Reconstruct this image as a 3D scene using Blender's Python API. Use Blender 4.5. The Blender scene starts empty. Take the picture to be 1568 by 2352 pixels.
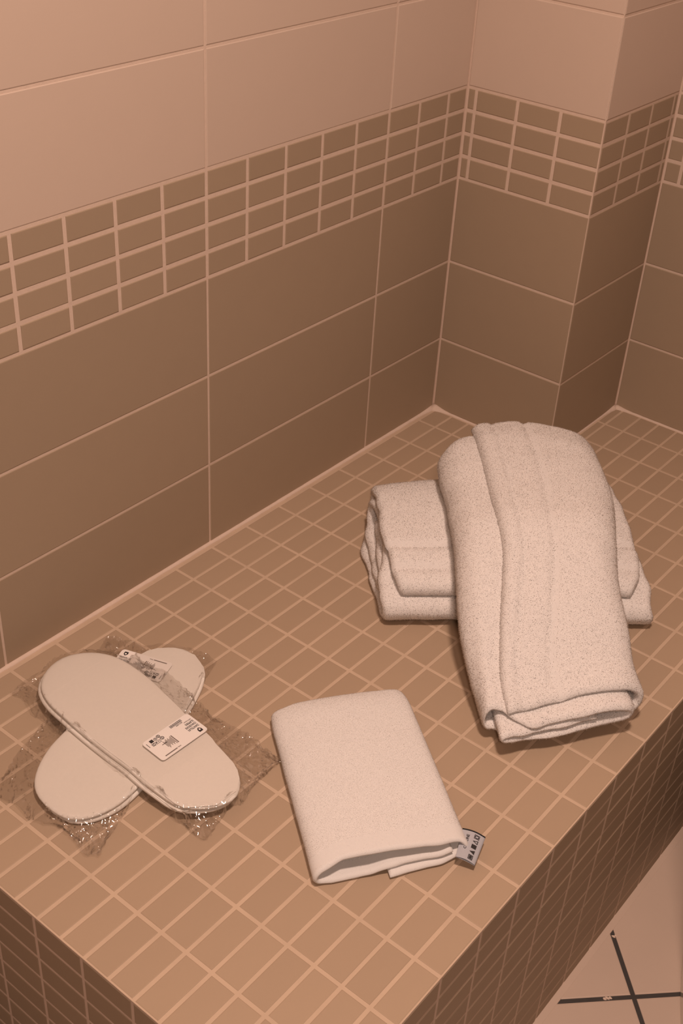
import bpy, bmesh, math, random
import numpy as np
from mathutils import Matrix, Vector

random.seed(7); rng = np.random.default_rng(7)
S = 0.66                      # layout units -> metres
scene = bpy.context.scene
C = scene.collection

# ------------------------------------------------------------------ camera
cam_d = bpy.data.cameras.new('camera'); cam = bpy.data.objects.new('camera', cam_d); C.objects.link(cam)
cam_d.sensor_fit = 'VERTICAL'; cam_d.sensor_height = 36.0; cam_d.sensor_width = 24.0
cam_d.lens = 36.0 * 2770.97 / 2352.0
cam_d.clip_start = 0.02; cam_d.clip_end = 30
right = Vector((0.6299195854662902, -0.774858022050432, 0.0528806345467715))
down = Vector((-0.4111178366235224, -0.39043402530991883, -0.8237374559228737))
fwd = Vector((0.6589259747922915, 0.4971481846938455, -0.5644999930909145))
M = Matrix((( right.x, -down.x, -fwd.x, -2.19669*S), (right.y, -down.y, -fwd.y, -1.39833*S),
            (right.z, -down.z, -fwd.z, 1.44584*S), (0, 0, 0, 1)))
cam.matrix_world = M
scene.camera = cam

# ------------------------------------------------------------------ world, lights, exposure
world = bpy.data.worlds.new('world'); scene.world = world; world.use_nodes = True
bg = world.node_tree.nodes['Background']; bg.inputs[0].default_value = (1.0, 0.72, 0.56, 1); bg.inputs[1].default_value = 0.02
scene.view_settings.view_transform = 'Standard'; scene.view_settings.look = 'None'
scene.view_settings.exposure = 0.0; scene.view_settings.gamma = 1.0; scene.view_settings.use_curve_mapping = False
LIGHT_COL = (1.0, 0.735, 0.605)
CEIL = 2.62
DOWNLIGHTS = [(-1.38, -1.08, 20.5, 180), (-3.1, -2.1, 19.0, 180)]   # x, y (layout units), watts, beam (degrees)
scene.cycles.transparent_max_bounces = 32

# ------------------------------------------------------------------ materials
def mat(name, col, rough=0.5, spec=0.5, var=0.0, noise=None, bump=None, sheen=0.0, coat=0.0):
    m = bpy.data.materials.new(name); m.use_nodes = True
    nt = m.node_tree; b = nt.nodes['Principled BSDF']
    b.inputs['Roughness'].default_value = rough
    b.inputs['Specular IOR Level'].default_value = spec
    if sheen: b.inputs['Sheen Weight'].default_value = sheen
    if coat: b.inputs['Coat Weight'].default_value = coat
    b.inputs['Base Color'].default_value = (*col, 1)
    last = None
    tc = nt.nodes.new('ShaderNodeTexCoord')
    if noise:
        n = nt.nodes.new('ShaderNodeTexNoise'); n.inputs['Scale'].default_value = noise[0]; n.inputs['Detail'].default_value = 5
        nt.links.new(tc.outputs['Object'], n.inputs['Vector'])
        r = nt.nodes.new('ShaderNodeMapRange'); r.inputs['To Min'].default_value = 1 - noise[1]; r.inputs['To Max'].default_value = 1 + noise[1]
        nt.links.new(n.outputs['Fac'], r.inputs['Value']); last = r.outputs['Result']
    if var:
        oi = nt.nodes.new('ShaderNodeObjectInfo')
        r2 = nt.nodes.new('ShaderNodeMapRange'); r2.inputs['To Min'].default_value = 1 - var; r2.inputs['To Max'].default_value = 1 + var
        nt.links.new(oi.outputs['Random'], r2.inputs['Value'])
        if last:
            mm = nt.nodes.new('ShaderNodeMath'); mm.operation = 'MULTIPLY'
            nt.links.new(last, mm.inputs[0]); nt.links.new(r2.outputs['Result'], mm.inputs[1]); last = mm.outputs[0]
        else: last = r2.outputs['Result']
    if last:
        mx = nt.nodes.new('ShaderNodeVectorMath'); mx.operation = 'SCALE'; mx.inputs[0].default_value = col
        nt.links.new(last, mx.inputs['Scale']); nt.links.new(mx.outputs[0], b.inputs['Base Color'])
    if bump:
        n = nt.nodes.new('ShaderNodeTexNoise'); n.inputs['Scale'].default_value = bump[0]; n.inputs['Detail'].default_value = 4
        nt.links.new(tc.outputs['Object'], n.inputs['Vector'])
        bn = nt.nodes.new('ShaderNodeBump'); bn.inputs['Strength'].default_value = bump[1]; bn.inputs['Distance'].default_value = bump[2]
        nt.links.new(n.outputs['Fac'], bn.inputs['Height']); nt.links.new(bn.outputs[0], b.inputs['Normal'])
    return m

M_BROWN = mat('brown_tile_glaze', (0.38, 0.286, 0.200), 0.55, 0.25, var=0.025, noise=(30, 0.02), bump=(900, 0.12, 0.0003))
M_LIGHT = mat('beige_tile_glaze', (0.60, 0.472, 0.385), 0.5, 0.4, var=0.012, noise=(20, 0.015), bump=(900, 0.12, 0.0003))
M_GROUT = mat('pale_grout', (0.66, 0.515, 0.42), 0.9, 0.2, noise=(120, 0.07), bump=(700, 0.4, 0.0005))
M_SEAT_GROUT = mat('seat_grout', (0.54, 0.405, 0.295), 0.9, 0.2, noise=(25, 0.12), bump=(700, 0.4, 0.0005))
M_SEAT = mat('seat_tile_glaze', (0.40, 0.292, 0.202), 0.55, 0.25, var=0.03, noise=(30, 0.02), bump=(900, 0.12, 0.0003))
M_FLOOR = mat('floor_tile_glaze', (0.58, 0.45, 0.365), 0.45, 0.4, var=0.02, noise=(18, 0.04), bump=(500, 0.1, 0.0003))
M_FGROUT = mat('dark_floor_grout', (0.065, 0.058, 0.054), 0.9, 0.2, noise=(80, 0.2))
M_PLASTER = mat('ceiling_paint', (0.25, 0.235, 0.22), 0.9, 0.2)
M_DARK = mat('dark_wall_paint', (0.10, 0.085, 0.07), 0.8, 0.2)
M_TOWEL = mat('white_terry_cotton', (0.76, 0.725, 0.70), 0.95, 0.1, noise=(160, 0.03), bump=(900, 0.5, 0.001), sheen=0.25)
M_TOWEL_FINE = mat('white_velour_cotton', (0.73, 0.70, 0.675), 0.95, 0.1, noise=(160, 0.02), bump=(1400, 0.4, 0.0006), sheen=0.2)
M_SLIP = mat('offwhite_nonwoven', (0.76, 0.705, 0.64), 0.9, 0.15, noise=(300, 0.03), bump=(1200, 0.3, 0.0003))
M_CARD = mat('white_card', (0.80, 0.745, 0.70), 0.7, 0.3)
M_INK = mat('black_ink', (0.035, 0.03, 0.03), 0.7, 0.3)
M_INKG = mat('grey_ink', (0.22, 0.18, 0.16), 0.7, 0.3)
M_TAG = mat('grey_satin_ribbon', (0.42, 0.42, 0.45), 0.6, 0.3, bump=(2500, 0.2, 0.0002))
M_TAGB = mat('black_ribbon', (0.02, 0.02, 0.02), 0.8, 0.2)
M_CERAM = mat('white_ceramic', (0.72, 0.68, 0.63), 0.06, 0.5, coat=0.5)
M_METAL = mat('lamp_trim_metal', (0.7, 0.68, 0.65), 0.3, 0.5)

def pile_mat():
    m = bpy.data.materials.new('cotton_pile'); m.use_nodes = True
    nt = m.node_tree; nt.nodes.clear()
    o = nt.nodes.new('ShaderNodeOutputMaterial'); d = nt.nodes.new('ShaderNodeBsdfDiffuse'); t = nt.nodes.new('ShaderNodeBsdfTranslucent'); x = nt.nodes.new('ShaderNodeAddShader')
    d.inputs[0].default_value = (0.57, 0.545, 0.525, 1); t.inputs[0].default_value = (0.54, 0.515, 0.495, 1)
    nt.links.new(d.outputs[0], x.inputs[0]); nt.links.new(t.outputs[0], x.inputs[1]); nt.links.new(x.outputs[0], o.inputs[0]); return m
M_PILE = pile_mat()
def plastic():
    m = bpy.data.materials.new('clear_plastic_film'); m.use_nodes = True
    nt = m.node_tree; nt.nodes.clear()
    o = nt.nodes.new('ShaderNodeOutputMaterial'); t = nt.nodes.new('ShaderNodeBsdfTransparent'); g = nt.nodes.new('ShaderNodeBsdfGlossy')
    t.inputs[0].default_value = (0.965, 0.96, 0.955, 1); g.inputs['Roughness'].default_value = 0.06; g.inputs['Color'].default_value = (1, 1, 1, 1)
    lw = nt.nodes.new('ShaderNodeLayerWeight'); lw.inputs['Blend'].default_value = 0.5
    pw = nt.nodes.new('ShaderNodeMath'); pw.operation = 'POWER'; pw.inputs[1].default_value = 4.0; nt.links.new(lw.outputs['Facing'], pw.inputs[0])
    f = nt.nodes.new('ShaderNodeMath'); f.operation = 'MULTIPLY_ADD'; f.inputs[1].default_value = 0.55; f.inputs[2].default_value = 0.075; nt.links.new(pw.outputs[0], f.inputs[0])
    x = nt.nodes.new('ShaderNodeMixShader')
    nt.links.new(f.outputs[0], x.inputs[0]); nt.links.new(t.outputs[0], x.inputs[1]); nt.links.new(g.outputs[0], x.inputs[2])
    nt.links.new(x.outputs[0], o.inputs[0]); return m
M_FILM = plastic()
def emissive(name, col, st):
    m = bpy.data.materials.new(name); m.use_nodes = True
    b = m.node_tree.nodes['Principled BSDF']; b.inputs['Base Color'].default_value = (*col, 1)
    b.inputs['Emission Color'].default_value = (*col, 1); b.inputs['Emission Strength'].default_value = st; return m
M_LAMP = emissive('lamp_lens', LIGHT_COL, 3.0)

# ------------------------------------------------------------------ helpers (coordinates in layout units, scaled by S on the way in)
def tag(o, label=None, cat=None, group=None, kind=None):
    if label: o['label'] = label
    if cat: o['category'] = cat
    if group: o['group'] = group
    if kind: o['kind'] = kind
    return o
def make_mesh(name, verts, faces, smooth=False):
    me = bpy.data.meshes.new(name)
    me.from_pydata((np.asarray(verts, float) * S).tolist(), [], [tuple(int(i) for i in f) for f in faces])
    if smooth: me.polygons.foreach_set('use_smooth', [True] * len(me.polygons))
    me.update(); return me
def link(name, me, m, parent=None, loc=(0, 0, 0), rot=None):
    o = bpy.data.objects.new(name, me); C.objects.link(o)
    if me is not None and m is not None and not me.materials: me.materials.append(m)
    if rot is not None:
        mw = Matrix(rot).transposed().to_4x4(); mw.translation = Vector(loc) * S; o.matrix_basis = mw
    else: o.location = Vector(loc) * S
    if parent is not None: o.parent = parent
    return o
def empty(name, loc=(0, 0, 0)):
    o = bpy.data.objects.new(name, None); o.empty_display_size = 0.02; C.objects.link(o); o.location = Vector(loc) * S; return o
BOXF = [(0, 3, 2, 1), (4, 5, 6, 7), (0, 1, 5, 4), (1, 2, 6, 5), (2, 3, 7, 6), (3, 0, 4, 7)]
def box_mesh(name, a, b):
    (x0, y0, z0), (x1, y1, z1) = a, b
    return make_mesh(name, [(x0, y0, z0), (x1, y0, z0), (x1, y1, z0), (x0, y1, z0), (x0, y0, z1), (x1, y0, z1), (x1, y1, z1), (x0, y1, z1)], BOXF)
def prism(name, poly, z0, z1):
    n = len(poly); v = [(x, y, z0) for x, y in poly] + [(x, y, z1) for x, y in poly]
    return make_mesh(name, v, [tuple(range(n))[::-1], tuple(range(n, 2 * n))] + [(i, (i + 1) % n, n + (i + 1) % n, n + i) for i in range(n)])

# tile: lies in local xy, faces local +z, its face at z = 0, softened edge
_tiles = {}
def tile_mesh(w, h, m, bev=0.0013, t=0.008):
    k = (round(w, 4), round(h, 4), m.name)
    if k in _tiles: return _tiles[k]
    a, b = w / 2, h / 2
    def ring(d, z): return [(-a + d, -b + d, z), (a - d, -b + d, z), (a - d, b - d, z), (-a + d, b - d, z)]
    v = ring(0, -t) + ring(0, -bev) + ring(bev * 0.35, -bev * 0.35) + ring(bev * 1.3, 0)
    f = [(8 + 4, 13, 14, 15)]
    for r in range(3):
        for i in range(4): f.append((r * 4 + i, r * 4 + (i + 1) % 4, r * 4 + 4 + (i + 1) % 4, r * 4 + 4 + i))
    me = make_mesh('tile', v, f); me.materials.append(m)
    _tiles[k] = me; return me
ROT = {'-y': ((1, 0, 0), (0, 0, 1), (0, -1, 0)), '-x': ((0, -1, 0), (0, 0, 1), (-1, 0, 0)), '+z': ((1, 0, 0), (0, 1, 0), (0, 0, 1)),
       '+y': ((-1, 0, 0), (0, 0, 1), (0, 1, 0)), '+x': ((0, 1, 0), (0, 0, 1), (1, 0, 0))}
def tile(name, parent, facing, u0, u1, v0, v1, plane, m, g=0.004, jig=0.0003, gv=None, bev=0.0013):
    """u along x (-y, +z) or y (-x); v along z (walls) or y (top). g = joint width."""
    gv = g if gv is None else gv
    w, h = (u1 - u0) - g, (v1 - v0) - gv
    if w < 0.004 or h < 0.004: return None
    me = tile_mesh(w, h, m, bev)
    uc, vc = (u0 + u1) / 2, (v0 + v1) / 2; d = random.uniform(-jig, jig)
    loc = {'-y': (uc, plane - d, vc), '-x': (plane - d, uc, vc), '+z': (uc, vc, plane + d)}[facing]
    return link(name, me, m, parent, loc, ROT[facing])

# ================================================================== SETTING
ZF = -0.570                                     # floor
YB = -0.934; XE = -1.587                        # bench front and open end
P, D = 0.32735, 0.32389                         # pillar face width and depth
X0, Y1 = -7.0, -6.0                             # room extent towards the viewer
ROWS = [ZF, 0.0, 0.18585, 0.38013, 0.57395, 0.76897, 0.96443, 1.1599, 1.3554, 1.5508, 1.7463, 1.9418, 2.1372, 2.3327, 2.5282, CEIL]
X1, WP = -0.26948, 0.50782; MP = WP / 5
REC = 0.0010                                    # joints lie this far behind the tile faces

def structure(name, me, m, label=None):
    o = link(name, me, m); tag(o, label, None, None, 'structure'); return o
wall_left = structure('wall_left', box_mesh('wall_left', (X0, REC, ZF - 0.05), (D + 0.2, 0.15, CEIL)), M_GROUT, 'long beige and brown tiled wall behind the bench')
wall_pillar = structure('wall_pillar', box_mesh('wall_pillar', (REC, -P + REC, ZF - 0.05), (D + 0.05, REC + 0.02, CEIL)), M_GROUT, 'tiled pillar jutting out in the corner behind the towels')
wall_back = structure('wall_back', box_mesh('wall_back', (D + REC, Y1, ZF - 0.05), (D + 0.2, -P + 0.1, CEIL)), M_GROUT, 'tiled wall right of the pillar')
wall_right = structure('wall_right', box_mesh('wall_right', (X0 - 0.1, Y1 - 0.1, ZF - 0.05), (D + 0.2, Y1, CEIL)), M_DARK)
wall_front = structure('wall_front', box_mesh('wall_front', (X0 - 0.1, Y1, ZF - 0.05), (X0, 0.15, CEIL)), M_DARK)
ceiling = structure('ceiling', box_mesh('ceiling', (X0 - 0.1, Y1 - 0.1, CEIL), (D + 0.2, 0.15, CEIL + 0.08)), M_PLASTER)
floor = structure('floor', box_mesh('floor', (X0 - 0.1, Y1 - 0.1, ZF - 0.12), (D + 0.2, 0.15, ZF - 0.0016)), M_FGROUT)

GB = 0.0045                                     # joints between large tiles
def tiled(parent, facing, plane, ujoints, mosaic, rows=range(1, 8)):
    for r in rows:
        v0, v1 = ROWS[r], ROWS[r + 1]
        if r == 4:
            hh = (v1 - v0) / 4
            for k in range(4):
                for a, b in zip(mosaic[:-1], mosaic[1:]):
                    tile('mosaic_tile', parent, facing, a, b, v0 + k * hh, v0 + (k + 1) * hh, plane, M_BROWN, 0.0072, gv=0.0075)
        else:
            for a, b in zip(ujoints[:-1], ujoints[1:]):
                tile('wall_tile', parent, facing, a, b, v0, v1, plane, M_LIGHT if r >= 5 else M_BROWN, GB)
uj = [X0 + 0.02] + [X1 - WP * k for k in range(12, -1, -1)] + [-0.0005]
mj = [X1 - MP * k for k in range(14, -1, -1)] + [X1 + MP, X1 + 2 * MP, -0.0005]
tiled(wall_left, '-y', 0.0, uj[-5:], mj)
tiled(wall_left, '-y', 0.0, uj, [], rows=range(8, 15))
tiled(wall_pillar, '-x', 0.0, [-P, -0.0005], [-P, -P + MP, -P + 2 * MP, -P + 3 * MP, -0.0005])
tiled(wall_pillar, '-y', -P, [0.0, D - 0.0005], [0.0, MP, 2 * MP, 3 * MP, D - 0.0005])
tiled(wall_back, '-x', D, [-P - WP * 5, -P - WP * 4, -P - WP * 3, -P - WP * 2, -P - WP, -P - 0.0005], [-P - 0.04 - MP * k for k in range(4, -1, -1)] + [-P - 0.0005])
tiled(wall_back, '-x', D, [Y1, -P - WP * 5, -P - WP * 4, -P - WP * 3, -P - WP * 2, -P - WP], [], rows=range(0, 1))

# floor tiles, laid diagonally
FC = np.array((-0.7205, -1.0495)); FT = 0.50; e1 = np.array((0.7071, 0.7071)); e2 = np.array((0.7071, -0.7071))
fm = tile_mesh(FT - 0.0085, FT - 0.0085, M_FLOOR, 0.002, 0.01)
for i in range(-10, 5):
    for j in range(-7, 8):
        c = FC + e1 * FT * (i + 0.5) + e2 * FT * (j + 0.5)
        if c[1] > YB + 0.34 and c[0] > XE - 0.34: continue
        if not (-4.0 < c[0] < D + 0.20 and -3.4 < c[1] < -0.3): continue
        link('floor_tile', fm, M_FLOOR, floor, (c[0], c[1], ZF), ((e1[0], e1[1], 0), (-e1[1], e1[0], 0), (0, 0, 1)))

# pale smears of old sealant across the dark joints
for (fx, fy, n_) in ((-0.761, -1.009, 3), (-0.626, -0.955, 2)):
    for q in range(n_):
        rr = [(fx + q * 0.0045 + 0.0030 * math.cos(a) * (0.6 + 0.4 * random.random()), fy - q * 0.0040 + 0.0055 * math.sin(a) * (0.5 + 0.5 * random.random())) for a in np.linspace(0, 2 * math.pi, 9)[:-1]]
        link('sealant_smear', prism('sealant_smear', rr, ZF - 0.0025, ZF - 0.0004), M_GROUT, floor)

# ================================================================== BENCH
bench = empty('tiled_bench', (-0.7, -0.5, ZF)); bench_off = Vector((-0.7, -0.5, ZF)) * S
tag(bench, 'long built-in bench covered in small tan mosaic tiles under the towels', 'bench')
def child(o, root=bench, off=bench_off):
    o.parent = root; o.matrix_basis.translation -= off
    o.location = o.matrix_basis.translation; return o
core = link('bench_core', prism('bench_core', [(XE + 0.0006, REC - 0.003), (XE + 0.0006, YB + 0.0006), (D, YB + 0.0006), (D, -P + 0.004), (-0.004, -P + 0.004), (-0.004, REC - 0.003)], ZF, -0.0007), M_SEAT_GROUT)
core.data.materials.append(M_GROUT)
for p_ in core.data.polygons: p_.material_index = 0 if p_.normal.z > 0.5 else 1
child(core)
def colx(ci): return -0.78703 - ci * (0.1 if ci >= 0 else 0.10145)
def rowy(r): return -(0.0129 + r * 0.0486)
xs = [XE] + [colx(c) for c in range(7, -11, -1)] + [D - 0.004]
ys = [rowy(r) for r in range(0, 19)] + [YB]
hidden_tiles = []
OUTSIDE = {0: (0, 1, 2, 3, 17, 18), 1: (0, 1), 12: (18,), 13: (17, 18), 14: (16, 17, 18), 15: (15, 16, 17, 18), 16: range(14, 19), 17: range(13, 19), 18: range(12, 19)}
for i in range(len(xs) - 1):
    for j in range(len(ys) - 1):
        a, b, y1, y0 = xs[i], xs[i + 1], ys[j], ys[j + 1]
        if b > 0 and y0 > -P: 
            if a > -0.02: continue
            b = -0.006
        elif b > 0 and y1 > -P: 
            if a < -0.02: pass
            else: y1 = -P - 0.004
        cx_, cy_ = (a + b) / 2 + 0.744, (y0 + y1) / 2 + 0.420
        under = 0.05 < cx_ * 0.740 + cy_ * 0.672 < 0.33 and 0.03 < cx_ * 0.672 - cy_ * 0.740 < 0.47     # covered by the lower bath towel
        if under or j in OUTSIDE.get(i, ()):
            hidden_tiles.append(((a + b) / 2, (y0 + y1) / 2, b - a - 0.0055, y1 - y0 - 0.0055)); continue
        t = tile('seat_tile', None, '+z', a, b, y0, y1, 0.0, M_SEAT, 0.0055, 0.0002, gv=0.0055)
        if t: child(t)
hv, hf = [], []
for (x, y, w_, h_) in hidden_tiles:
    b0 = len(hv)
    for dz, ins in ((-0.008, 0.0), (-0.0013, 0.0), (0.0, 0.0016)):
        hv += [(x + sx * (w_ / 2 - ins), y + sy * (h_ / 2 - ins), dz) for sx, sy in ((-1, -1), (1, -1), (1, 1), (-1, 1))]
    hf += [(b0 + r * 4 + i, b0 + r * 4 + (i + 1) % 4, b0 + r * 4 + 4 + (i + 1) % 4, b0 + r * 4 + 4 + i) for r in range(2) for i in range(4)] + [(b0 + 8, b0 + 9, b0 + 10, b0 + 11)]
tag(child(link('covered_seat_tiles', make_mesh('covered_seat_tiles', hv, hf), M_SEAT)), kind='stuff')
for i in range(len(xs) - 1):                     # front of the bench
    for k in range(12):
        z1 = -k * 0.0486; z0 = max(-(k + 1) * 0.0486, ZF - 0.004)
        if z1 - z0 < 0.01: continue
        t = tile('riser_tile', None, '-y', xs[i], xs[i + 1], z0, z1 - (0.001 if k == 0 else 0), YB, M_BROWN, 0.005, 0.0002, gv=0.0045)
        if t: child(t)
ye = [YB] + [-0.4419 - 0.101 * k for k in range(4, -5, -1)] + [-0.004]
for a, b in zip(ye[:-1], ye[1:]):                # open end of the bench
    for k in range(12):
        z1 = -k * 0.0486; z0 = max(-(k + 1) * 0.0486, ZF - 0.004)
        if z1 - z0 < 0.01: continue
        t = tile('end_tile', None, '-x', a, b, z0, z1 - (0.001 if k == 0 else 0), XE, M_BROWN, 0.005, 0.0002, gv=0.0045)
        if t: child(t)

# uneven bead of grout where the seat meets the walls
def bead(name, pts, nrm_a, rad):
    """triangular bead swept along pts; nrm_a = horizontal normal of the wall."""
    v, f = [], []; n = len(pts)
    for i, (x, y, r) in enumerate(pts):
        a = nrm_a
        v += [(x - a[0] * 0.003, y - a[1] * 0.003, -0.004), (x + a[0] * r, y + a[1] * r, -0.003), (x + a[0] * r * 0.95, y + a[1] * r * 0.95, 0.0012),
              (x + a[0] * r * 0.3, y + a[1] * r * 0.3, r * 0.38), (x - a[0] * 0.003, y - a[1] * 0.003, r * 0.62)]
    for i in range(n - 1):
        for k in range(5): f.append((i * 5 + k, i * 5 + (k + 1) % 5, i * 5 + 5 + (k + 1) % 5, i * 5 + 5 + k))
    f += [(0, 1, 2, 3, 4)[::-1], tuple((n - 1) * 5 + k for k in range(5))]
    return make_mesh(name, v, f, True)
def wob(i): return 1 + 0.14 * math.sin(i * 1.7) * math.sin(i * 0.61 + 1)
N = 90
pts = []
for i in range(N + 1):
    x = XE + 0.01 + (0.0 - XE - 0.01) * i / N
    pts.append((x, 0.0, 0.0066 * wob(i) + 0.008 * math.exp(-((x + 0.0) / 0.025) ** 2)))
child(link('grout_bead', bead('grout_bead', pts, (0, -1), 1), M_GROUT))
pts = [(0.0, -P * i / 30, 0.0048 * wob(i) + 0.014 * math.exp(-((P * i / 30) / 0.03) ** 2)) for i in range(31)]
child(link('grout_bead', bead('grout_bead', pts, (-1, 0), 1), M_GROUT))
pts = [(D * i / 30, -P, 0.003 * wob(i) + 0.009 * math.exp(-((D * (1 - i / 30)) / 0.04) ** 2)) for i in range(31)]
child(link('grout_bead', bead('grout_bead', pts, (0, -1), 1), M_GROUT))
pts = [(D, -P - (0.607) * i / 60, 0.0050 * wob(i) + 0.008 * math.exp(-((0.607 * i / 60) / 0.03) ** 2)) for i in range(61)]
child(link('grout_bead', bead('grout_bead', pts, (-1, 0), 1), M_GROUT))
child(link('floor_sealant', make_mesh('floor_sealant',
     [p for x in np.linspace(XE, D, 40) for p in ((x, YB + 0.002, ZF - 0.001), (x, YB - 0.013, ZF - 0.001), (x, YB - 0.0125, ZF + 0.0003), (x, YB + 0.002, ZF + 0.004))],
     [(i * 4 + k, i * 4 + (k + 1) % 4, i * 4 + 4 + (k + 1) % 4, i * 4 + 4 + k) for i in range(39) for k in range(4)]), M_FLOOR))

# ================================================================== NOISE
_H = rng.random((64, 64, 64))
def vnoise(p, f):
    q = np.asarray(p, float) * f + 37.3; i = np.floor(q).astype(int); t = q - i; t = t * t * (3 - 2 * t)
    r = 0
    for dx in (0, 1):
        for dy in (0, 1):
            for dz in (0, 1):
                w = (t[..., 0] if dx else 1 - t[..., 0]) * (t[..., 1] if dy else 1 - t[..., 1]) * (t[..., 2] if dz else 1 - t[..., 2])
                r = r + w * _H[(i[..., 0] + dx) % 64, (i[..., 1] + dy) % 64, (i[..., 2] + dz) % 64]
    return r * 2 - 1
def catmull(pts, n):
    p = np.array(pts, float); p = np.vstack([2 * p[0] - p[1], p, 2 * p[-1] - p[-2]]); out = []
    for i in range(1, len(p) - 2):
        for t in np.linspace(0, 1, 24, endpoint=False):
            out.append(0.5 * (2 * p[i] + (p[i + 1] - p[i - 1]) * t + (2 * p[i - 1] - 5 * p[i] + 4 * p[i + 1] - p[i + 2]) * t ** 2 + (3 * p[i] - p[i - 1] - 3 * p[i + 1] + p[i + 2]) * t ** 3))
    out.append(p[-2]); out = np.array(out)
    d = np.concatenate([[0], np.cumsum(np.linalg.norm(np.diff(out, axis=0), axis=1))])
    s = np.linspace(0, d[-1], n); return np.stack([np.interp(s, d, out[:, k]) for k in range(out.shape[1])], 1), s

# ================================================================== TOWELS
def towel(name, path, thick, L, frame, m, zb, ends, bands=(), shape=None, lump=0.004, tuft=0.0025, ntuft=90000, tw=0.00044, seed=0, outer_sign=1, npath=150, nlen=90, expo=0.56, bare=0.0):
    """path: (across, height) cross-section of the folded sheet; ends: path-fraction keyed (start, stop) trims of the sheet along its length."""
    org, ew, ea = frame
    pp, ps = catmull(path, npath); fr = ps / ps[-1]
    tg = np.gradient(pp, axis=0); tg /= np.linalg.norm(tg, axis=1)[:, None]; nn = np.stack([-tg[:, 1], tg[:, 0]], 1) * outer_sign
    s0 = np.interp(fr, [e[0] for e in ends], [e[1] for e in ends]); s1 = np.interp(fr, [e[0] for e in ends], [e[2] for e in ends])
    u = np.linspace(0, 1, nlen)
    layers = []
    def pos(w, z, s):
        if shape is not None: w, z, s = shape(w, z, s)
        z = z + zb(s)
        return np.stack([org[0] + ew[0] * w + ea[0] * s, org[1] + ew[1] * w + ea[1] * s, z], -1)
    def field(off):
        s = s0[:, None] + (s1 - s0)[:, None] * u[None, :]
        base = np.stack([np.repeat(pp[:, :1], nlen, 1), np.repeat(pp[:, 1:], nlen, 1), s], -1)
        nz = vnoise(base + seed * 3.1, 9.0) * lump + vnoise(base + seed * 5.7, 26.0) * lump * 0.35 + vnoise(base + seed, 140.0) * lump * 0.10
        edge = np.minimum(u, 1 - u)[None, :] * (s1 - s0)[:, None]
        rnd = np.sqrt(np.clip(edge / (thick * 0.55), 0, 1) * (2 - np.clip(edge / (thick * 0.55), 0, 1))) * 0.75 + 0.25
        e2 = np.minimum(ps, ps[-1] - ps)[:, None]; rnd2 = np.sqrt(np.clip(e2 / (thick * 0.5), 0, 1)) * 0.75 + 0.25
        bd = np.zeros_like(ps)
        for (d, wdt, dep) in bands: bd += dep * np.exp(-((ps - d) / wdt) ** 2)
        o = off * thick * 0.5 * rnd * rnd2 + nz * 0.5 + (bd[:, None] if off > 0 else 0)
        w = pp[:, 0, None] + nn[:, 0, None] * o; z = pp[:, 1, None] + nn[:, 1, None] * o
        s = s + vnoise(base * np.array([1, 1, 0]) + seed, 40.0) * 0.004
        return pos(w, z, s)
    A, B = field(+1), field(-1)
    n, k = npath, nlen
    V = np.concatenate([A.reshape(-1, 3), B.reshape(-1, 3)]); V[:, 2] = np.maximum(V[:, 2], 0.0012)
    ia = np.arange(n * k).reshape(n, k); ib = ia + n * k
    F = []
    def grid(g, flip):
        q = np.stack([g[:-1, :-1], g[1:, :-1], g[1:, 1:], g[:-1, 1:]], -1).reshape(-1, 4)
        F.append(q[:, ::-1] if flip else q)
    grid(ia, outer_sign > 0); grid(ib, outer_sign < 0)
    def strip(a, b): F.append(np.stack([a[:-1], a[1:], b[1:], b[:-1]], -1))
    strip(ia[0], ib[0]); strip(ib[-1], ia[-1]); strip(ib[:, 0], ia[:, 0]); strip(ia[:, -1], ib[:, -1])
    F = np.concatenate(F)
    me = make_mesh(name, V, F, True)
    bm = bmesh.new(); bm.from_mesh(me); bmesh.ops.recalc_face_normals(bm, faces=bm.faces); bm.to_mesh(me); bm.free()
    root = empty(name, (org[0], org[1], 0.0)); off = Vector((org[0], org[1], 0.0)) * S
    o = link('cloth', me, m); child(o, root, off)
    # pile: short yarn ends standing on the cloth, one joined mesh
    me.calc_loop_triangles()
    V = np.empty(len(me.vertices) * 3); me.vertices.foreach_get('co', V); V = V.reshape(-1, 3)
    VN = np.empty(len(me.vertices) * 3); me.vertices.foreach_get('normal', VN); VN = VN.reshape(-1, 3)
    T = np.empty(len(me.loop_triangles) * 3, dtype=np.int32); me.loop_triangles.foreach_get('vertices', T); T = T.reshape(-1, 3)
    a, b, c = V[T[:, 0]], V[T[:, 1]], V[T[:, 2]]
    ar = np.linalg.norm(np.cross(b - a, c - a), axis=1)
    idx = T[:, 0] % (n * k); fi = (idx // k) / n; ui = (idx % k) / k; outer = T[:, 0] < n * k
    ar = ar * np.where((outer & (fi < expo)) | (ui < 0.10) | (ui > 0.92) | (fi < 0.02), 1.0, 0.03)
    for (d_, w_, e_) in bands:
        if e_ < 0: ar = ar * np.where(outer & (np.abs(fi * ps[-1] - d_) < w_ * 0.8), 0.25, 1.0)
    if bare: ar = ar * np.where(ui < bare, 0.04, 1.0)
    pr = ar / ar.sum()
    r = np.random.default_rng(seed + 11)
    ti = r.choice(len(T), ntuft, p=pr); uv = r.random((ntuft, 2)); fl = uv.sum(1) > 1; uv[fl] = 1 - uv[fl]
    base = a[ti] + (b - a)[ti] * uv[:, :1] + (c - a)[ti] * uv[:, 1:]
    nrm = VN[T[ti, 0]] * (1 - uv.sum(1))[:, None] + VN[T[ti, 1]] * uv[:, :1] + VN[T[ti, 2]] * uv[:, 1:]
    nrm /= np.linalg.norm(nrm, axis=1)[:, None] + 1e-9
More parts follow.
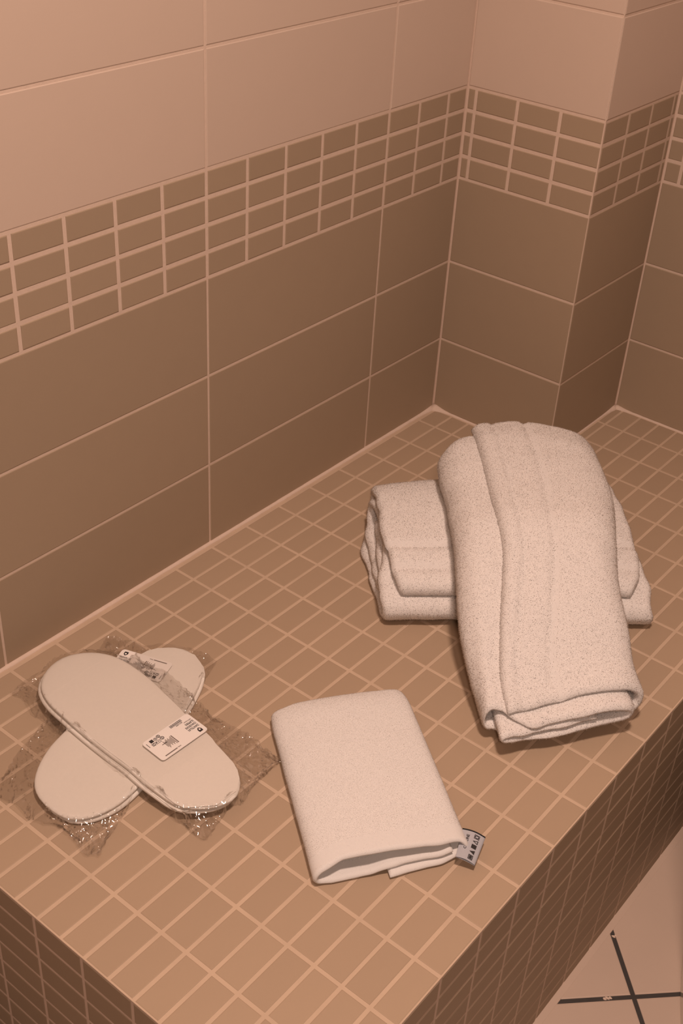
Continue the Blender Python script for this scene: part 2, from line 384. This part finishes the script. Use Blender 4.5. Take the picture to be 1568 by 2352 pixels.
    rv = r.normal(size=(ntuft, 3)); side = np.cross(nrm, rv); side /= np.linalg.norm(side, axis=1)[:, None] + 1e-9
    lean = r.normal(size=(ntuft, 3)) * 0.75; ln = (tuft * S * r.uniform(0.5, 1.25, ntuft))[:, None]; wd = tw * S * r.uniform(0.7, 1.3, ntuft)[:, None]
    dirv = nrm + lean - nrm * 0.0; dirv /= np.linalg.norm(dirv, axis=1)[:, None]
    b0 = base - nrm * ln * 0.25
    P3 = np.stack([b0 - side * wd, b0 + side * wd, base + dirv * ln], 1).reshape(-1, 3)
    P3[:, 2] = np.maximum(P3[:, 2], 0.0006)
    tm = bpy.data.meshes.new('pile'); nT = ntuft
    tm.vertices.add(nT * 3); tm.vertices.foreach_set('co', P3.ravel())
    tm.loops.add(nT * 3); tm.loops.foreach_set('vertex_index', np.arange(nT * 3, dtype=np.int32))
    tm.polygons.add(nT); tm.polygons.foreach_set('loop_start', np.arange(nT, dtype=np.int32) * 3)
    tm.polygons.foreach_set('use_smooth', np.ones(nT, dtype=bool))
    tm.update(calc_edges=True)
    tm.normals_split_custom_set_from_vertices(np.repeat(nrm, 3, 0).tolist())
    po = link('pile', tm, M_PILE); child(po, root, off); po['kind'] = 'stuff'
    return root

sm = lambda x, a, b: (lambda t: t * t * (3 - 2 * t))(np.clip((np.asarray(x, float) - a) / (b - a), 0, 1))

# folded bath-towel cross-section: hem on top near the front, round the back, along the bottom, front fold, then inwards
def bath_path(Wd, H, head, fold):
    k, h = Wd / 0.345, H / 0.105
    P_ = head + [(.2, .100), (.28, .095), (.323, .077), (.336, .050), (.323, .022), (.27, .010), (.16, .009), (.05, .010)] + fold + [(.21, .077), (.283, .071), (.302, .051), (.283, .032), (.21, .029), (.11, .029),
          (.066, .034), (.062, .046), (.09, .053), (.17, .054), (.25, .052)]
    return [(x * k, z * h) for x, z in P_]
ew = np.array((0.672, -0.740)); ea = np.array((0.740, 0.672))

def t2_shape(w, z, s):
    f = sm(s, 0.36, 0.53); w = w * (1.05 + 0.22 * np.clip(s, 0, 1) / 0.5) 
    z = z * (1 - 0.16 * f * f); return w, z, s
t2 = towel('bath_towel', bath_path(0.345, 0.108, [(.012, .060), (.03, .074), (.065, .086), (.12, .096)], [(.012, .014), (.000, .028), (.010, .043), (.045, .055), (.10, .068), (.15, .074)]), 0.0205, 0.5, ((-0.744, -0.420), ea, ew), M_TOWEL,
           zb=lambda s: 0.0 * s, shape=t2_shape, ends=[(0, 0.030, 0.465), (0.03, 0.012, 0.490), (0.10, 0.0, 0.505), (0.26, -0.005, 0.495), (0.34, -0.03, 0.50), (0.44, -0.01, 0.515), (0.49, -0.006, 0.505), (0.52, -0.012, 0.515), (0.6, 0.01, 0.50), (0.75, -0.02, 0.51), (1, 0.0, 0.49)],
           bands=[(0.048, 0.0036, -0.009), (0.102, 0.0036, -0.008), (0.026, 0.012, 0.003)], lump=0.007, seed=3, outer_sign=1, ntuft=380000)
tag(t2, 'folded white bath towel lying crosswise underneath the other big towel', 'towel', 'bath towels')

# upper bath towel: its far end rests on the lower towel, its near end slopes down to the bench
def t3_zb(s): return 0.018 + 0.096 * sm(s, 0.05, 0.42)
def t3_shape(w, z, s):
    k = 0.885 + 0.105 * sm(s, 0.26, 0.5) - 0.055 * (1 - sm(s, -0.03, 0.24)); w = 0.05 + (w - 0.05) * k + 0.012 * (1 - sm(s, -0.02, 0.10))
    w = w - 0.014 * np.exp(-((s - 0.22) / 0.14) ** 2)
    w = w - (0.052 * (1 - sm(s, 0.0, 0.34)) + 0.014 * sm(s, 0.3, 0.5)) * np.sin(np.pi * np.clip(w / 0.25, 0, 1)) - 0.016 * np.exp(-((s - 0.40) / 0.10) ** 2) * np.clip(w / 0.32, 0, 1)
    s = s + (0.006 + 0.20 * np.clip(w, 0, 0.3)) * (1 - sm(s, -0.03, 0.30))
    far = sm(s, 0.45, 0.74)
    z = z + (1 - sm(s, 0.0, 0.16)) * 0.010 * np.sin(w * 26.0 - 4.2) * np.clip(z / 0.05, 0, 1.3)
    z = z * (0.60 + 0.40 * sm(s, -0.02, 0.24)) - far * 0.012 * sm(s, 0.66, 0.76)
    s = s - far * (0.050 * np.exp(-(np.clip(w + 0.01, 0, 1) / 0.055) ** 2) + 0.12 * np.clip(w - 0.16, 0, 1))
    return w, z, s
T3O = np.array((-0.893, -0.735))
t3 = towel('bath_towel', bath_path(0.325, 0.090, [(.088, .090), (.112, .096), (.155, .099)], [(.014, .016), (.001, .038), (.008, .062), (.036, .080), (.075, .080), (.12, .076), (.16, .076)]), 0.0205, 0.72, (T3O, ew, ea), M_TOWEL,
           zb=t3_zb, ends=[(0, 0.004, 0.745), (0.10, 0.014, 0.755), (0.19, 0.010, 0.745), (0.25, 0.000, 0.73), (0.34, 0.006, 0.70), (0.44, 0.018, 0.70), (0.48, 0.022, 0.72), (0.52, 0.014, 0.72), (0.56, -0.022, 0.69), (0.66, -0.022, 0.69), (0.75, -0.026, 0.68), (0.85, -0.030, 0.67), (1, -0.022, 0.67)],
           bands=[(0.048, 0.0038, -0.009), (0.105, 0.0038, -0.008), (0.022, 0.014, 0.003)], shape=t3_shape, lump=0.007, seed=8, outer_sign=1, ntuft=380000)
tag(t3, 'folded white bath towel on top, resting across the other big towel', 'towel', 'bath towels')

# hand towel in the foreground
e_l = np.array((0.603, 0.798)); e_w = np.array((0.812, -0.584))
HP = [(.112, .0052), (.16, .0055), (.215, .0075), (.2335, .0150), (.233, .0245), (.218, .0315), (.17, .0365), (.11, .038), (.05, .0345), (.015, .0265), (.0035, .0165), (.008, .0070),
      (.035, .0050), (.08, .0055), (.115, .0130), (.15, .0150), (.19, .0160), (.214, .0190)]
def h_shape(w, z, s):
    f = np.clip((s - 0.300) / 0.055, 0, 1); r = np.sqrt(np.clip(1 - f * f, 0.0, 1))
    z = 0.016 + (z - 0.016) * (0.25 + 0.75 * r); w = 0.117 + (w - 0.117) * (0.90 + 0.10 * r)
    return w, z, s
t1 = towel('hand_towel', HP, 0.0085, 0.35, (np.array((-1.286, -0.705)), e_w, e_l), M_TOWEL_FINE, zb=lambda s: 0.0 * s,
           ends=[(0, -0.012, 0.352), (0.17, -0.004, 0.352), (0.24, 0.006, 0.352), (0.32, 0.004, 0.355), (0.55, 0.008, 0.35), (0.62, 0.0, 0.345), (0.68, -0.004, 0.34), (0.8, 0.0, 0.34), (1, 0.0, 0.33)],
           shape=h_shape, lump=0.0025, tuft=0.0009, tw=0.0003, ntuft=260000, seed=21, outer_sign=-1, expo=0.75, bare=0.080)
tag(t1, 'small folded white hand towel with a care tag, in the foreground', 'towel')

# ================================================================== flat printed things
def outline_ring(px, n=64):
    p = np.array(list(px) + [px[0]], float)
    q = np.vstack([p[-2], p, p[1]]); out = []
    for i in range(1, len(q) - 2):
        for t in np.linspace(0, 1, 12, endpoint=False):
            out.append(0.5 * (2 * q[i] + (q[i + 1] - q[i - 1]) * t + (2 * q[i - 1] - 5 * q[i] + 4 * q[i + 1] - q[i + 2]) * t ** 2 + (3 * q[i] - q[i - 1] - 3 * q[i + 1] + q[i + 2]) * t ** 3))
    out = np.array(out + [out[0]]); d = np.concatenate([[0], np.cumsum(np.linalg.norm(np.diff(out, axis=0), axis=1))])
    s = np.linspace(0, d[-1], n, endpoint=False); return np.stack([np.interp(s, d, out[:, k]) for k in (0, 1)], 1)
def pad_mesh(name, ring, zfun, t, dome=0.0):
    """soft flat pad: rounded rim, slightly domed face; zfun(x, y) = underside height."""
    n = len(ring); c = ring.mean(0); V, F = [], []
    prof = [(0.5, 0.0), (0.97, 0.0), (0.995, 0.18), (1.0, 0.5), (0.993, 0.85), (0.97, 1.0), (0.93, 1.04), (0.8, 1.04), (0.5, 1.04 + dome), (0.2, 1.04 + dome)]
    for (k, h) in prof:
        for q in ring:
            x, y = c + (q - c) * k
            V.append((x, y, zfun(x, y) + h * t + (0.0009 * vnoise(np.array([x, y, h]), 30.0) if h > 0.9 else 0)))
    for r in range(len(prof) - 1):
        for i in range(n): F.append((r * n + i, r * n + (i + 1) % n, (r + 1) * n + (i + 1) % n, (r + 1) * n + i))
    F.append(tuple(range(n))[::-1]); F.append(tuple((len(prof) - 1) * n + i for i in range(n)))
    return make_mesh(name, V, F, True)

def text_tris(body, size, align='LEFT'):
    cu = bpy.data.curves.new('t', 'FONT'); cu.body = body; cu.size = size; cu.align_x = align; cu.resolution_u = 2; cu.offset = size * 0.02
    o = bpy.data.objects.new('t', cu); C.objects.link(o)
    dg = bpy.context.evaluated_depsgraph_get(); me = bpy.data.meshes.new_from_object(o.evaluated_get(dg))
    v = [tuple(p.co[:2]) for p in me.vertices]; f = [tuple(p.vertices) for p in me.polygons]
    bpy.data.objects.remove(o); bpy.data.curves.remove(cu); bpy.data.meshes.remove(me); return v, f
class Print:
    def __init__(self): self.v, self.f = [], []
    def add(self, v, f): b = len(self.v); self.v += v; self.f += [tuple(i + b for i in q) for q in f]
    def rect(self, x0, y0, x1, y1): self.add([(x0, y0), (x1, y0), (x1, y1), (x0, y1)], [(0, 1, 2, 3)])
    def poly(self, p): self.add(list(p), [tuple(range(len(p)))])
    def ring(self, cx, cy, r0, r1, n=20):
        v = []; 
        for i in range(n):
            a = 2 * math.pi * i / n; v += [(cx + r0 * math.cos(a), cy + r0 * math.sin(a)), (cx + r1 * math.cos(a), cy + r1 * math.sin(a))]
        self.add(v, [(2 * i, 2 * i + 1, (2 * i + 3) % (2 * n), (2 * i + 2) % (2 * n)) for i in range(n)])
    def frame(self, x0, y0, x1, y1, t):
        self.rect(x0, y0, x1, y0 + t); self.rect(x0, y1 - t, x1, y1); self.rect(x0, y0, x0 + t, y1); self.rect(x1 - t, y0, x1, y1)
    def text(self, body, x, y, size, rot=0, width=None, align='LEFT'):
        v, f = text_tris(body, size, align)
        k = 1.0
        if width: k = width / max(1e-6, max(p[0] for p in v) - min(p[0] for p in v))
        c, s = math.cos(rot), math.sin(rot)
        self.add([(x + c * p[0] * k - s * p[1], y + s * p[0] * k + c * p[1]) for p in v], f)
    def mesh(self, name, fn): return make_mesh(name, [fn(x, y) for x, y in self.v], self.f)

def card_print():
    """card space: x 0..98 along the long side from the crest, y 0..-52 downwards (thousandths of a layout unit)."""
    p = Print()
    p.poly([(7, -5), (14, -5), (14.5, -10), (13, -13), (10.5, -15), (8, -13), (6.5, -10)])
    q = Print(); 
    p.text('ZAPATILLAS', 4, -22, 6.2, width=22); p.text('CHAUSSONS', 4, -28.5, 6.2, width=22); p.text('SLIPPERS', 4, -35, 6.2, width=17)
    g = Print(); g.text('100% Polyester', 4, -39.5, 3.4, width=15); g.text('www.', 55, -6.5, 4.2, width=7)
    g.rect(63, -6.3, 88, -4.2)
    g.rect(52, -33, 54, -13)
    for i in range(9): g.rect(55.2 + i * 1.9, -33 + (i * 37 % 5), 56.3 + i * 1.9, -13 - (i * 53 % 7))
    g.rect(66, -27.5, 76, -26)
    x = 18
    for i in range(22):
        w = (0.5, 1.0, 0.6, 1.4)[(i * 7 + i * i) % 4]; p.rect(x, -50, x + w, -44); x += w + (0.5, 0.8, 0.4)[i % 3]
    p.text('8413 4590', 20, -43.2, 3.2, width=13)
    p.rect(80, -48, 86.5, -41.5); p.ring(75.5, -44.5, 2.2, 3.1); p.ring(68.5, -46, 2.2, 3.3); p.ring(66, -39, 2.4, 3.6)
    p.rect(67.8, -47.5, 69.2, -44.5); p.rect(65.3, -40.6, 66.7, -37.6); p.rect(74.7, -45.6, 76.3, -43.6)
    p.frame(71, -39.8, 88, -33.8, 0.7); p.ring(84.5, -36.8, 1.5, 2.3); p.rect(78, -38, 81, -35.8); p.rect(73, -37.5, 76.5, -36.6)
    p.rect(93, -46, 93.8, -36)
    return p, g
crest_hole = [(9, -8.5), (12, -8.5), (12, -11.3), (10.5, -12.6), (9, -11.3)]

def card(name, TL, U, V, zf, label):
    """TL corner, unit vectors along long and short side, surface height function."""
    U = np.array(U, float); V = np.array(V, float); Lc, Hc = 0.098, 0.0525; r = 0.006
    pts = []
    for cx, cy, a0 in ((Lc - r, r, -90), (Lc - r, Hc - r, 0), (r, Hc - r, 90), (r, r, 180)):
        for k in range(6): a = math.radians(a0 + 18 * k); pts.append((cx + r * math.cos(a), cy + r * math.sin(a)))
    def at(x, y, h): q = TL + U * x + V * y; return (q[0], q[1], zf(q[0], q[1]) + h)
    n = len(pts); v = [at(x, y, -0.0004) for x, y in pts] + [at(x, y, 0.0004) for x, y in pts]
    me = make_mesh(name, v, [tuple(range(n)), tuple(range(n, 2 * n))[::-1]] + [(i, n + i, n + (i + 1) % n, (i + 1) % n) for i in range(n)])
    bm = bmesh.new(); bm.from_mesh(me); bmesh.ops.recalc_face_normals(bm, faces=bm.faces); bm.to_mesh(me); bm.free()
    root = link(name, me, M_CARD)
    p, g = card_print(); h = 0.00065
    fn = lambda hh: (lambda x, y: at(x * 0.001, -y * 0.001, hh))
    link('printing', p.mesh('printing', fn(h)), M_INK, root); link('fine_print', g.mesh('fine_print', fn(h)), M_INKG, root)
    w = Print(); w.poly(crest_hole); link('crest_window', w.mesh('crest_window', fn(h + 0.0002)), M_CARD, root)
    tag(root, label, 'label', 'slipper labels'); return root

# ================================================================== SLIPPERS
# outlines on the bench (layout units)
OUT_A = outline_ring([(-1.2957, -0.1083), (-1.2749, -0.0909), (-1.2496, -0.0808), (-1.2237, -0.0807), (-1.2026, -0.0902), (-1.1833, -0.1078), (-1.1684, -0.1359), (-1.1622, -0.1678), (-1.1621, -0.206),
    (-1.1658, -0.2473), (-1.1746, -0.2931), (-1.1831, -0.3376), (-1.1879, -0.3774), (-1.1963, -0.4151), (-1.2031, -0.4505), (-1.211, -0.4769), (-1.2227, -0.4982), (-1.2397, -0.5132), (-1.258, -0.5193),
    (-1.2799, -0.5145), (-1.3003, -0.5022), (-1.3191, -0.4838), (-1.3301, -0.4623), (-1.3328, -0.432), (-1.333, -0.3986), (-1.3292, -0.3553), (-1.3286, -0.3044), (-1.3261, -0.2498), (-1.3221, -0.2027),
    (-1.3176, -0.1593), (-1.3083, -0.1292)], 80)
OUT_B = outline_ring([(-1.4325, -0.2575), (-1.4152, -0.2426), (-1.3932, -0.2294), (-1.3651, -0.2178), (-1.3305, -0.2095), (-1.28, -0.198), (-1.22, -0.181), (-1.16, -0.166), (-1.1108, -0.1613), (-1.088, -0.1705),
    (-1.0699, -0.1849), (-1.0575, -0.2053), (-1.0553, -0.2302), (-1.064, -0.2549), (-1.0821, -0.277), (-1.1048, -0.2931), (-1.1406, -0.3099), (-1.19, -0.330), (-1.25, -0.355), (-1.30, -0.3760), (-1.3267, -0.3845),
    (-1.3513, -0.3885), (-1.3795, -0.3896), (-1.4092, -0.3836), (-1.4327, -0.3713), (-1.4489, -0.3507), (-1.453, -0.3205), (-1.4499, -0.2913), (-1.443, -0.2726)], 80)
ST = 0.0082
def zA(x, y):                                   # underside of the upper pair: lies on the lower pair, near end sags
    return 0.0190 - 0.0075 * float(sm(-y, 0.40, 0.53)) - 0.004 * float(sm(y, -0.16, -0.06))
def pair(out, zf, dx, label_u, label_l, grp, cover, dirn):
    lo = out + np.array(dx)
    for ring, lift, lab in ((lo, 0.0, label_l), (out, ST + 0.0006, label_u)):
        c = ring.mean(0); root = empty('slipper', (c[0], c[1], zf(*c) + lift)); off = Vector((c[0], c[1], zf(*c) + lift)) * S
        z = lambda x, y, l=lift: zf(x, y) + l
        child(link('sole', pad_mesh('sole', ring, z, ST * 0.82), M_SLIP), root, off)
        # toe cover: thin flat-pressed sheet over one half of the sole, open edge bowed
        d = np.array(dirn); pr = (ring - c) @ d; half = []
        n = len(ring); V, F = [], []
        cr = np.array((-d[1], d[0])); wmax = np.abs((ring - c) @ cr).max()
        nu, nv = 16, 14
        lim = pr.max()
        for i in range(nu + 1):
            for j in range(nv + 1):
                q = -1 + 2 * j / nv
                p0 = cover + 0.018 * (1 - q * q) if True else cover
                t_ = p0 + (lim * 0.985 - p0) * i / nu
                # half width of the outline at this station
                side = (ring - c) @ cr
                a = pr; m_ = np.abs(a - t_) < 0.02
                hi = side[m_ & (side > 0)].max() if (m_ & (side > 0)).any() else 0.004
                lw = side[m_ & (side <= 0)].min() if (m_ & (side <= 0)).any() else -0.004
                k_ = math.sqrt(max(0.0, 1 - max(0.0, (t_ - (lim - 0.05)) / 0.05) ** 2))
                w_ = ((hi + lw) / 2 + (hi - lw) / 2 * q * 0.955) * (0.25 + 0.75 * k_)
                g = c + d * t_ * 0.985 + cr * w_
                hgt = 0.0010 - 0.0006 * abs(q) ** 4 + 0.0006 * float(vnoise(np.array([g[0], g[1], lift]), 45.0))
                V.append((g[0], g[1], z(*g) + ST * 0.82 * 1.06 + max(hgt, 0.0003)))
        for i in range(nu):
            for j in range(nv): F.append((i * (nv + 1) + j, (i + 1) * (nv + 1) + j, (i + 1) * (nv + 1) + j + 1, i * (nv + 1) + j + 1))
        child(link('toe_cover', make_mesh('toe_cover', V, F, True), M_SLIP), root, off)
        tag(root, lab, 'slipper', grp)
pair(OUT_B, lambda x, y: 0.0018, (0.003, -0.003), 'upper slipper of the bottom packet, its rounded end toward the bench end', 'lower slipper of the bottom packet, lying flat on the tiles', 'wrapped slippers', -0.03, (0.966, 0.257))
pair(OUT_A, zA, (-0.004, 0.004), 'topmost white slipper of the crossed packets, under the larger visible label', 'second slipper of the top packet, just below the topmost one', 'wrapped slippers', -0.02, (-0.06, -0.998))

top_A = lambda x, y: zA(x, y) + 2 * ST + 0.0006
card('paper_label', np.array((-1.1885, -0.3968)), (-0.99934, 0.0365), (0.0525, 0.9986), lambda x, y: top_A(x, y) + 0.0042, 'white printed paper label on the topmost slipper, fully visible')
card('paper_label', np.array((-1.1330, -0.1330)), (0.3281, -0.9446), (-0.9446, -0.3281), lambda x, y: 0.0018 + 2 * ST + 0.0030, 'white printed paper label partly hidden beneath the top slipper')

# clear crinkled bags
def inside(ring, q):
    x, y = q[..., 0], q[..., 1]; r = np.zeros(x.shape, bool); n = len(ring)
    for i in range(n):
        a, b = ring[i], ring[(i + 1) % n]
        cnd = ((a[1] > y) != (b[1] > y)) & (x < (b[0] - a[0]) * (y - a[1]) / (b[1] - a[1] + 1e-12) + a[0]); r ^= cnd
    return r
def dist(ring, q):
    return np.sqrt(((q[..., None, :] - ring) ** 2).sum(-1)).min(-1) * np.where(inside(ring, q), -1, 1)
def bag(name, corners, out, hz, base_other, crump, seed, label):
    nu, nv = 132, 84; U_, V_ = np.meshgrid(np.linspace(0, 1, nu), np.linspace(0, 1, nv), indexing='ij')
    c = [np.array(k, float) for k in corners]
    r = np.random.default_rng(seed)
    jit = r.normal(size=(nu, nv, 2)) * 0.0010
    Q = c[0] * ((1 - U_) * (1 - V_))[..., None] + c[1] * (U_ * (1 - V_))[..., None] + c[2] * (U_ * V_)[..., None] + c[3] * ((1 - U_) * V_)[..., None]
    Q = Q + jit * (dist(out, Q) > 0.0)[..., None]
    ed = np.minimum(np.minimum(U_, 1 - U_), np.minimum(V_, 1 - V_))
    Q = Q + np.where(ed < 0.02, 1, 0)[..., None] * (vnoise(np.stack([Q[..., 0], Q[..., 1], Q[..., 0] * 0 + seed], -1), 35.0) * 0.012)[..., None]
    d = dist(out, Q); ds = np.clip(d, 0, None)
    top = np.vectorize(hz)(Q[..., 0], Q[..., 1])
    P3 = np.concatenate([Q, np.full(Q.shape[:2] + (1,), seed * 1.7)], -1)
    rid = np.abs(vnoise(P3, 38.0)) * 0.45 + np.abs(vnoise(P3 * np.array([1.6, 0.7, 1]), 85.0)) * 0.35 + np.abs(vnoise(P3 * np.array([0.8, 1.4, 1]), 160.0)) * 0.2
    cr = crump(Q)
    amp = 0.0002 + (0.0043 + cr * 0.020) * sm(d, -0.006, 0.006)
    fall = np.exp(-(ds / 0.018) ** 1.3)
    oth = base_other(Q)
    zt = np.maximum(0.0035 + (top + 0.0040 - 0.0035) * fall, oth + 0.0035) + rid * amp + 0.0007 * vnoise(P3 + 4.0, 14.0)
    zbm = np.minimum(np.maximum(0.0012, oth * 0 + 0.0012) + np.abs(vnoise(P3 + 9, 55.0)) * (0.002 + cr * 0.005), zt - 0.0012)
    zbm = np.maximum(np.where(d < 0.006, np.maximum(oth + 0.0004, 0.0010), zbm), 0.0010)
    zbm = np.where((d >= 0.006), np.maximum(zbm, oth + 0.0012), zbm)
    edge = ed < 1e-6; zbm = np.where(edge, zt - 0.0004, zbm)
    V = np.concatenate([np.concatenate([Q, zt[..., None]], -1).reshape(-1, 3), np.concatenate([Q, zbm[..., None]], -1).reshape(-1, 3)])
    g = np.arange(nu * nv).reshape(nu, nv); F = []
    q = np.stack([g[:-1, :-1], g[1:, :-1], g[1:, 1:], g[:-1, 1:]], -1).reshape(-1, 4)
    tri = []
    for k, (a, b, c_, e) in enumerate(q.tolist()):
        tri += [(a, b, c_), (a, c_, e)] if (k * 7 + k // 5) % 2 else [(a, b, e), (b, c_, e)]
    off = nu * nv
    tri += [(c_ + off, b + off, a + off) for a, b, c_ in tri]
    o = link(name, make_mesh(name, V, tri, True), M_FILM)
    tag(o, label, 'bag', 'plastic slipper bags'); return o
dB = lambda Q: np.where(dist(OUT_B, Q) < 0.004, 0.0018 + 2 * ST + 0.0022, 0.0)
bag('plastic_bag', [(-1.480, -0.212), (-1.125, -0.080), (-1.030, -0.262), (-1.462, -0.438)], OUT_B, lambda x, y: 0.0018 + 2 * ST, lambda Q: np.zeros(Q.shape[:2]),
    lambda Q: np.clip(np.exp(-(((Q[..., 0] + 1.14) / 0.07) ** 2 + ((Q[..., 1] + 0.10) / 0.05) ** 2)) * 0.5 + np.exp(-(((Q[..., 0] + 1.41) / 0.06) ** 2 + ((Q[..., 1] + 0.41) / 0.03) ** 2)) * 0.5, 0, 1), 5, 'clear crinkled plastic bag around the bottom slipper packet')
bag('plastic_bag', [(-1.322, -0.058), (-1.338, -0.526), (-1.132, -0.515), (-1.130, -0.105)], OUT_A, top_A, dB,
    lambda Q: np.clip(np.exp(-(((Q[..., 0] + 1.145) / 0.04) ** 2 + ((Q[..., 1] + 0.475) / 0.05) ** 2)) + 0.15, 0, 1), 9, 'clear crinkled plastic bag around the top slipper packet')

# ================================================================== care tag on the hand towel
def tag_at(u, v, h=0.0):
    """u 0..1 from near to far edge, v 0..1 from the towel outwards."""
    a, b, c_, d_ = [np.array(k) for k in ((-1.118, -0.838, 0.020), (-1.072, -0.818, 0.0245), (-1.0587, -0.8513, 0.0185), (-1.108, -0.8661, 0.0140))]
    p = a * (1 - u) * (1 - v) + b * u * (1 - v) + c_ * u * v + d_ * (1 - u) * v
    return (p[0], p[1], p[2] + 0.0035 * math.sin(math.pi * v) + h)
nu, nv = 10, 12
tv = [tag_at(i / nu, j / nv) for i in range(nu + 1) for j in range(nv + 1)] + [tag_at(i / nu, j / nv, -0.0012 - 0.0026 * math.sin(math.pi * min(1, j / nv * 0.95))) for i in range(nu + 1) for j in range(nv + 1)]
K = (nu + 1) * (nv + 1); g = lambda i, j: i * (nv + 1) + j
tf = [(g(i, j), g(i, j + 1), g(i + 1, j + 1), g(i + 1, j)) for i in range(nu) for j in range(nv)]
tf += [tuple(x + K for x in q[::-1]) for q in tf]
tf += [(g(i, nv), K + g(i, nv), K + g(i + 1, nv), g(i + 1, nv)) for i in range(nu)]
toff = Vector((-1.286, -0.705, 0)) * S
care = child(link('care_tag', make_mesh('care_tag', tv, tf, True), M_TAG), t1, toff); tag(care, 'grey care tag with black edge')
ev = []
for j in range(nv + 1):
    x, y, z = tag_at(1, j / nv); x2, y2, z2 = tag_at(1.035, j / nv)
    ev += [(x, y, z + 0.0006), (x, y, z - 0.0012 - 0.0026 * math.sin(math.pi * min(1, j / nv * 0.95))), (x2, y2, z + 0.0010), (x2, y2, z - 0.0035)]
ef = []
for j in range(nv):
    for a_, b_ in ((0, 2), (2, 3), (3, 1), (1, 0)): ef.append((4 * j + a_, 4 * j + b_, 4 * j + 4 + b_, 4 * j + 4 + a_))
ef += [(0, 1, 3, 2), (4 * nv, 4 * nv + 2, 4 * nv + 3, 4 * nv + 1)]
e_ = link('tag_edge', make_mesh('tag_edge', ev, ef), M_TAGB); e_.parent = care
p = Print()                                     # x = along the tag from near edge (0..100), y = towards the towel (0..60)
p.text('COTONE', 34, 38, 11, width=52)
p.frame(6, 12, 22, 26, 2.2); p.rect(9, 15, 19, 23)
p.poly([(26, 12), (40, 12), (33, 27)])
p.rect(45, 12, 59, 26)
p.poly([(63, 12), (65, 12), (70, 23), (69, 26)]); p.poly([(74, 12), (76, 12), (70.5, 26), (69, 24)]); p.rect(64, 12, 75, 14)
p.frame(80, 12, 94, 26, 1.8); p.ring(87, 19, 3.4, 5.2)
pm = p.mesh('tag_printing', lambda x, y: tag_at(x / 100, 1 - y / 60, 0.0006)); e_ = link('tag_printing', pm, M_INK); e_.parent = care

# ================================================================== ceramic fixture beside the bench (only its foot is in view)
def fixture():
    base = outline_ring([(-0.44, -1.034), (-0.4908, -1.0495), (-0.5499, -1.0705), (-0.5941, -1.0875), (-0.641, -1.1075), (-0.7029, -1.137), (-0.77, -1.178), (-0.82, -1.24), (-0.83, -1.32), (-0.79, -1.40), (-0.72, -1.455),
                         (-0.60, -1.49), (-0.45, -1.50), (-0.25, -1.48), (-0.12, -1.45), (-0.09, -1.27), (-0.12, -1.10), (-0.25, -1.035), (-0.36, -1.02)], 72)
    c = base.mean(0); root = empty('toilet', (c[0], c[1], ZF)); off = Vector((c[0], c[1], ZF)) * S
    def lathe(name, prof, m):
        n = len(base); V, F = [], []
        for k, h in prof: V += [(*(c + (q - c) * k), ZF + h) for q in base]
        for r in range(len(prof) - 1):
            for i in range(n): F.append((r * n + i, r * n + (i + 1) % n, (r + 1) * n + (i + 1) % n, (r + 1) * n + i))
        F += [tuple(range(n))[::-1], tuple((len(prof) - 1) * n + i for i in range(n))]
        me = make_mesh(name, V, F, True)
        bm = bmesh.new(); bm.from_mesh(me); bmesh.ops.recalc_face_normals(bm, faces=bm.faces); bm.to_mesh(me); bm.free()
        return child(link(name, me, m), root, off)
    lathe('bowl', [(0.999, 0.0), (1.0, 0.004), (1.0, 0.06), (1.03, 0.18), (1.10, 0.32), (1.15, 0.46), (1.16, 0.56), (1.10, 0.575)], M_CERAM)
    lathe('seat', [(1.10, 0.577), (1.16, 0.582), (1.16, 0.605), (1.10, 0.61)], M_CERAM)
    lathe('lid', [(1.10, 0.612), (1.15, 0.617), (1.15, 0.64), (1.08, 0.655), (0.6, 0.665)], M_CERAM)
    tag(root, 'glossy white ceramic fixture on the floor at the lower right edge', 'toilet')
fixture()

# ================================================================== ceiling downlights
def downlight(x, y, watts, beam, label):
    root = empty('ceiling_downlight', (x, y, CEIL)); off = Vector((x, y, CEIL)) * S
    n = 32; R = 0.14
    def ringv(r, z): return [(x + r * math.cos(2 * math.pi * i / n), y + r * math.sin(2 * math.pi * i / n), z) for i in range(n)]
    V = ringv(R * 1.3, CEIL) + ringv(R * 1.3, CEIL - 0.01) + ringv(R, CEIL - 0.014) + ringv(R, CEIL)
    F = [(r * n + i, r * n + (i + 1) % n, (r + 1) * n + (i + 1) % n, (r + 1) * n + i) for r in range(3) for i in range(n)]
    child(link('trim_ring', make_mesh('trim_ring', V, F, True), M_METAL), root, off)
    child(link('lens', make_mesh('lens', ringv(R, CEIL - 0.002), [tuple(range(n))[::-1]]), M_LAMP), root, off)
    ld = bpy.data.lights.new('downlight', 'AREA'); ld.shape = 'DISK'; ld.size = 2 * R * S; ld.energy = watts; ld.color = LIGHT_COL; ld.spread = math.radians(beam)
    lo = bpy.data.objects.new('downlight', ld); C.objects.link(lo); lo.location = Vector((x, y, CEIL - 0.02)) * S
    lo.parent = root; lo.location -= off
    tag(root, label, 'ceiling light')
downlight(*DOWNLIGHTS[0], 'round recessed ceiling light above the bench')
for d_ in DOWNLIGHTS[1:]: downlight(*d_, 'round recessed ceiling light behind the viewer')
